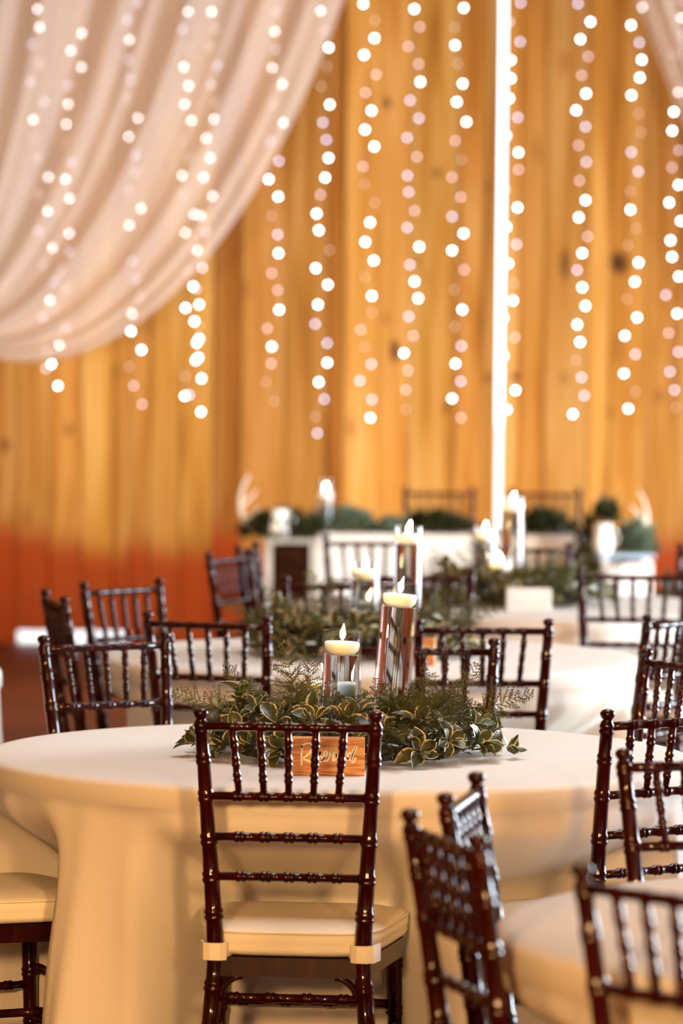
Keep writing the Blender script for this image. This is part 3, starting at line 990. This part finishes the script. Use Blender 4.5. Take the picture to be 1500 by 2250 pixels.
# ------------------------------------------------------------------ reserved signs
SW, SH, SD = .150, .077, .038
def sign_block(mat):
    root = empty('reserved_sign')
    b = MB(); b.bevbox(-SW / 2, SW / 2, 0, SD, 0, SH, .0012); b.build('wood_block', mat, root, smooth=False)
    return root
# brush-script word, strokes traced as pen paths on the block (u to the right, v downwards, block = 1180 x 600)
def stroke(b, pts, w, y=-.0006):
    # smooth the pen path
    P = []
    n = len(pts)
    for i in range(n - 1):
        p0 = pts[max(i - 1, 0)]; p1 = pts[i]; p2 = pts[i + 1]; p3 = pts[min(i + 2, n - 1)]
        for k in range(6):
            t = k / 6
            P.append(tuple(.5 * (2 * p1[c] + (p2[c] - p0[c]) * t + (2 * p0[c] - 5 * p1[c] + 4 * p2[c] - p3[c]) * t * t + (3 * p1[c] - p0[c] - 3 * p2[c] + p3[c]) * t ** 3) for c in (0, 1)))
    P.append(pts[-1])
    Q = [(-SW / 2 + u / 1180 * SW, SH - v / 600 * SH) for u, v in P]
    vs = []; fs = []
    for i, q in enumerate(Q):
        a = Q[max(i - 1, 0)]; c = Q[min(i + 1, len(Q) - 1)]
        dx, dz = c[0] - a[0], c[1] - a[1]; l = math.hypot(dx, dz) or 1
        k = abs(dz) / l
        ww = w * (.55 + .55 * k)
        nx, nz = -dz / l * ww, dx / l * ww
        for yy in (y, .0002):
            vs += [(q[0] - nx, yy, q[1] - nz), (q[0] + nx, yy, q[1] + nz)]
    for i in range(len(Q) - 1):
        a = i * 4; c = a + 4
        fs += [(a, a + 1, c + 1, c), (a + 1, a + 3, c + 3, c + 1), (a + 2, a, c, c + 2)]
    fs += [(0, 2, 3, 1), (len(vs) - 4, len(vs) - 3, len(vs) - 1, len(vs) - 2)]
    b.add(vs, fs)
LET = [
 [[(172, 120), (166, 200), (160, 320), (164, 440)], [(140, 180), (190, 110), (270, 82), (322, 110), (326, 170), (290, 240), (220, 300), (178, 322), (220, 345), (290, 375), (350, 385)]],   # R
 [[(350, 385), (385, 330), (412, 270), (400, 228), (372, 240), (362, 300), (374, 352), (405, 362), (432, 335)]],                                                          # e
 [[(432, 335), (452, 270), (462, 215), (458, 262), (488, 320), (478, 372), (440, 385)]],                                                                                    # s
 [[(478, 365), (520, 330), (565, 270), (572, 222), (548, 205), (524, 240), (520, 310), (540, 365), (576, 360), (606, 318)]],                                                 # e
 [[(606, 318), (626, 250), (632, 215), (652, 240), (676, 236), (668, 300), (668, 352), (690, 358), (706, 325)]],                                                              # r
 [[(706, 325), (722, 250), (728, 320), (742, 362), (768, 320), (782, 240), (800, 236), (822, 262)]],                                                                           # v
 [[(822, 330), (858, 300), (878, 250), (866, 214), (838, 232), (830, 300), (848, 352), (885, 350), (915, 310)]],                                                               # e
 [[(968, 250), (940, 226), (915, 262), (908, 322), (926, 352), (952, 330), (978, 250), (1022, 140), (1038, 128), (1036, 160), (992, 260), (972, 340), (984, 386), (1008, 376), (1032, 310)]],   # d
]
SG = {1: (-.0225, 8.612, 0.0, 'cedar wood block sign lettered Reserved on the front table'),
      2: (.185, 11.60, -8.0, 'blurred cedar block sign on the second table, behind crossing chair backs'),
      3: (.628, 14.02, 6.0, 'pale daylit block sign on the third table beside its wreath')}
for t, (x, y, rz, lab) in SG.items():
    s = sign_block(M_WHITEWOOD if t == 3 else M_SIGN)  # third sign: daylight glare put into its pale wood colour
    s.location = (x, y, TOP + .0003); s.rotation_euler = (0, 0, R(rz))
    tag(s, lab, 'sign', 'wood block signs on the round tables')
    if t == 1:
        for strokes in LET:
            b = MB()
            for st in strokes: stroke(b, st, .0019)
            b.build('letter', M_PAINT, s, smooth=False)

# ------------------------------------------------------------------ head table, crates and their dressing
def at(px, py, d):
    return wxz(px, py, d)
HY = 20.0
# cloth-covered sweetheart table
b = MB(); x0, x1, y0, y1 = -.11, 1.25, HY - .33, HY + .33
def rect_ring(z, e, fold):
    pts = []
    per = [((x0, y0), (x1, y0)), ((x1, y0), (x1, y1)), ((x1, y1), (x0, y1)), ((x0, y1), (x0, y0))]
    nrm = [(0, -1), (1, 0), (0, 1), (-1, 0)]
    for (a, c), nn in zip(per, nrm):
        for k in range(40):
            t = k / 40
            w = e + fold * (math.sin(k * .9 + a[0] * 5) + .6 * math.sin(k * 1.7 + 2))
            pts.append((a[0] + (c[0] - a[0]) * t + nn[0] * w, a[1] + (c[1] - a[1]) * t + nn[1] * w, z))
    return pts
rings = [rect_ring(.766, 0, 0), rect_ring(.762, .006, 0), rect_ring(.72, .008, 0), rect_ring(.6, .012, .006), rect_ring(.35, .02, .014), rect_ring(.008, .03, .022)]
vs = [q for r in rings for q in r]; n = 160; fs = [tuple(range(n))]
for i in range(len(rings) - 1):
    for k in range(n):
        q = (k + 1) % n
        fs.append((i * n + k, (i + 1) * n + k, (i + 1) * n + q, i * n + q))
b.add(vs, fs)
tag(b.build('head_tablecloth', M_CLOTH, smooth=False), 'white cloth hanging over the small head table before the board wall', 'tablecloth')
root = empty('head_table', (0, 0, 0)); tag(root, 'rectangular head table hidden under the white cloth', 'table')
b = MB(); b.box(x0 + .01, x1 - .01, y0 + .01, y1 - .01, .735, .758); b.build('tabletop', M_PINE, root, smooth=False)
for (lx, ly) in ((x0 + .08, y0 + .06), (x1 - .08, y0 + .06), (x0 + .08, y1 - .06), (x1 - .08, y1 - .06)):
    b = MB(); b.box(lx - .02, lx + .02, ly - .02, ly + .02, 0, .735); b.build('leg', M_GREYWOOD, root, smooth=False)

def crate(name, cx, cy, w, d, h, mat, rim, label, z0=0.0):
    """open-fronted crate of slats on four corner posts"""
    root = empty(name, (cx, cy, z0)); tag(root, label, 'crate')
    t = .018
    for sx in (-1, 1):
        for sy in (-1, 1):
            b = MB(); b.box(sx * w / 2 - (t if sx > 0 else 0), sx * w / 2 + (0 if sx > 0 else t), sy * d / 2 - (t if sy > 0 else 0), sy * d / 2 + (0 if sy > 0 else t), 0, h - .021)
            b.build('corner_post', mat, root, smooth=False)
    ns = 4
    for k in range(ns):
        z = .015 + k * (h - .05) / ns; zz = z + (h - .05) / ns - .008
        for sx in (-1, 1):
            b = MB(); b.box(sx * (w / 2 + .006) - .006, sx * (w / 2 + .006) + .006, -d / 2, d / 2, z, zz); b.build('slat', mat, root, smooth=False)
        b = MB(); b.box(-w / 2, w / 2, d / 2, d / 2 + .012, z, zz); b.build('slat', mat, root, smooth=False)
        if rim is not None or k < 2:
            b = MB(); b.box(-w / 2, w / 2, -d / 2 - .012, -d / 2, z, zz); b.build('slat', mat, root, smooth=False)
    b = MB(); b.bevbox(-w / 2 - .018, w / 2 + .018, -d / 2 - .018, d / 2 + .018, h - .02, h, .003); b.build('top_board', rim or mat, root, smooth=False)
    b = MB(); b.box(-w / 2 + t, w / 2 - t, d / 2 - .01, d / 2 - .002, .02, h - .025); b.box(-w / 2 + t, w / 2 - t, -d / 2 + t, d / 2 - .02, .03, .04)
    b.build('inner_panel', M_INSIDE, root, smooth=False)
    return root
cxl, _ = at(640, 1250, 19.8); cxr, _ = at(1362, 1250, 19.8)
crate('wooden_crate', cxl, 19.75, .215, .26, .742, M_GREYWOOD, None, 'weathered grey open crate left of the head table, dark inside')
crate('wooden_crate', cxr, 19.45, .215, .26, .700, M_WHITEWOOD, M_BLUEWOOD, 'whitewashed crate with blue-grey top right of the head table')

def foliage(name, c, rad, n, mat, size, label, group=None, seed=0, sprig=0):
    rnd = random.Random(seed)
    root = empty(name, (c[0], c[1], c[2])); tag(root, label, 'greenery', group)
    b = MB()
    for i in range(n):
        while True:
            p = Vector((rnd.uniform(-1, 1), rnd.uniform(-1, 1), rnd.uniform(0, 1)))
            if p.length < 1: break
        q = Vector((p.x * rad[0], p.y * rad[1], p.z * rad[2]))
        f = Vector((p.x + rnd.uniform(-.7, .7), p.y + rnd.uniform(-.7, .7), p.z * .8 + rnd.uniform(-.2, .8)))
        M = Matrix.Translation(q) @ orient(f, Vector((rnd.uniform(-.5, .5), rnd.uniform(-.5, .5), 1)))
        s = size * rnd.uniform(.7, 1.2)
        v, fc, uv = leaf_verts(s, s * .5, .4, rnd.uniform(-.4, .3))
        v = [M @ Vector(k) for k in v]
        b.add([(k.x, k.y, max(k.z, .003)) for k in v], fc, uv)
    tag(b.build('leaf_mass', mat, root), kind='stuff')
    b = MB()
    for k in range(7):
        a = rnd.uniform(0, 6.28)
        b.sweep([(0, 0, .004), (rad[0] * .4 * math.cos(a), rad[1] * .4 * math.sin(a), rad[2] * .4), (rad[0] * .75 * math.cos(a), rad[1] * .75 * math.sin(a), rad[2] * .7)], [.004, .003, .002], 5)
    b.build('stems', M_STEM, root)
    return root
HT = .7665
def hx(px): return at(px, 1150, 19.9)[0]
G5 = 'greenery along the head table'
foliage('garland', (cxl - .05, 19.70, .7425), (.19, .12, .115), 420, M_LEAFD, .055, 'dark foliage spilling over the grey crate at the left', G5, 61)
foliage('garland', (hx(745), 19.86, HT), (.17, .13, .10), 380, M_LEAFG, .05, 'grey-green garland on the left end of the head table', G5, 62)
foliage('garland', (hx(960), 19.86, HT), (.17, .13, .085), 380, M_LEAFD, .05, 'dark garland at the middle of the head table', G5, 63)
foliage('garland', (hx(1195), 19.86, HT), (.14, .13, .10), 380, M_LEAFD, .05, 'dark garland on the right end of the head table', G5, 64)
foliage('garland', (hx(862), 19.84, HT), (.09, .10, .055), 200, M_LEAFG, .045, 'low grey-green sprig between the head table garlands', G5, 65)
foliage('leafy_plant', (cxr + .045, 19.43, .7005), (.085, .09, .13), 330, M_LEAFG, .055, 'round green plant on the blue-topped crate', G5, 66)
foliage('leafy_plant', (cxr + .20, 19.50, 0.0), (.07, .08, .62), 420, M_LEAFD, .06, 'tall thin greenery standing right of the whitewashed crate', G5, 67)
foliage('leafy_plant', (cxr - .185, 19.45, 0.0), (.055, .07, .90), 520, M_LEAFD, .06, 'tall dark greenery standing left of the whitewashed crate', G5, 68)

def pitcher(x, y, z, label):
    root = empty('white_pitcher', (x, y, z)); tag(root, label, 'pitcher', 'white pitchers on the crates')
    b = MB(); b.lathe([(.0005, 0), (.036, 0), (.046, .02), (.05, .05), (.042, .085), (.034, .105), (.042, .135), (.038, .135), (.030, .105), (.038, .08), (.0005, .01)], 24)
    b.build('body', M_CERAMIC, root)
    b = MB(); pts = [(.042 + .03 * math.sin(math.pi * k / 8), 0, .115 - .08 * k / 8) for k in range(9)]
    b.sweep(pts, [.005] * 9, 8); b.build('handle', M_CERAMIC, root)
    return root
pxl, _ = at(614, 1170, 19.6); pxr, _ = at(1324, 1170, 19.4)
pitcher(pxl, 19.64, .7425, 'white ceramic pitcher on the grey crate at the left')
pitcher(pxr, 19.37, .7005, 'white ceramic pitcher on the blue-topped crate')
foliage('bouquet', (pxr + .012, 19.37, .838), (.055, .05, .095), 220, M_LEAFD, .045, 'dark green bouquet rising above the pitcher on the blue-topped crate', G5, 69)

def antler(x, y, z, s, label):
    root = empty('antler', (x, y, z)); tag(root, label, 'antler', 'pale antlers beside the head table')
    def arc(p0, ctrl, p1, r0, r1):
        b = MB(); pts = []; n = 12
        for k in range(n + 1):
            t = k / n
            pts.append(tuple((1 - t) ** 2 * p0[c] + 2 * (1 - t) * t * ctrl[c] + t * t * p1[c] for c in range(3)))
        b.sweep(pts, [r0 + (r1 - r0) * k / n for k in range(n + 1)], 8)
        return b
    arc((0, 0, 0), (s * .11, 0, .12), (s * .02, 0, .27), .012, .004).build('beam', M_BONE, root)
    arc((s * .055, 0, .12), (s * .02, -.02, .16), (-s * .02, -.02, .20), .008, .003).build('tine', M_BONE, root)
    arc((s * .05, 0, .06), (s * .0, -.03, .08), (-s * .03, -.03, .12), .008, .003).build('tine', M_BONE, root)
ax, _ = at(556, 1090, 19.7); antler(ax, 19.72, .765, -1, 'pale antler standing in the foliage on the grey crate')
ax, _ = at(1412, 1090, 19.4); antler(ax - .035, 19.46, .72, 1, 'pale antler standing in the plant on the blue-topped crate')
# small hurricane glass with a lit candle near the left end of the head table
hxx, _ = at(702, 1100, 19.85)
v = make_vase(.25, .04, .16, 3); v.location = (hxx + .03, 19.80, HT); v.name = 'hurricane_glass'
tag(v, 'faint hurricane glass at the left end of the head table', 'glass')
c = make_candle(.034, 0); c.location = (hxx + .03, 19.80, HT + .16 + .0082); tag(c, 'lit candle in the hurricane glass on the head table', 'candle')
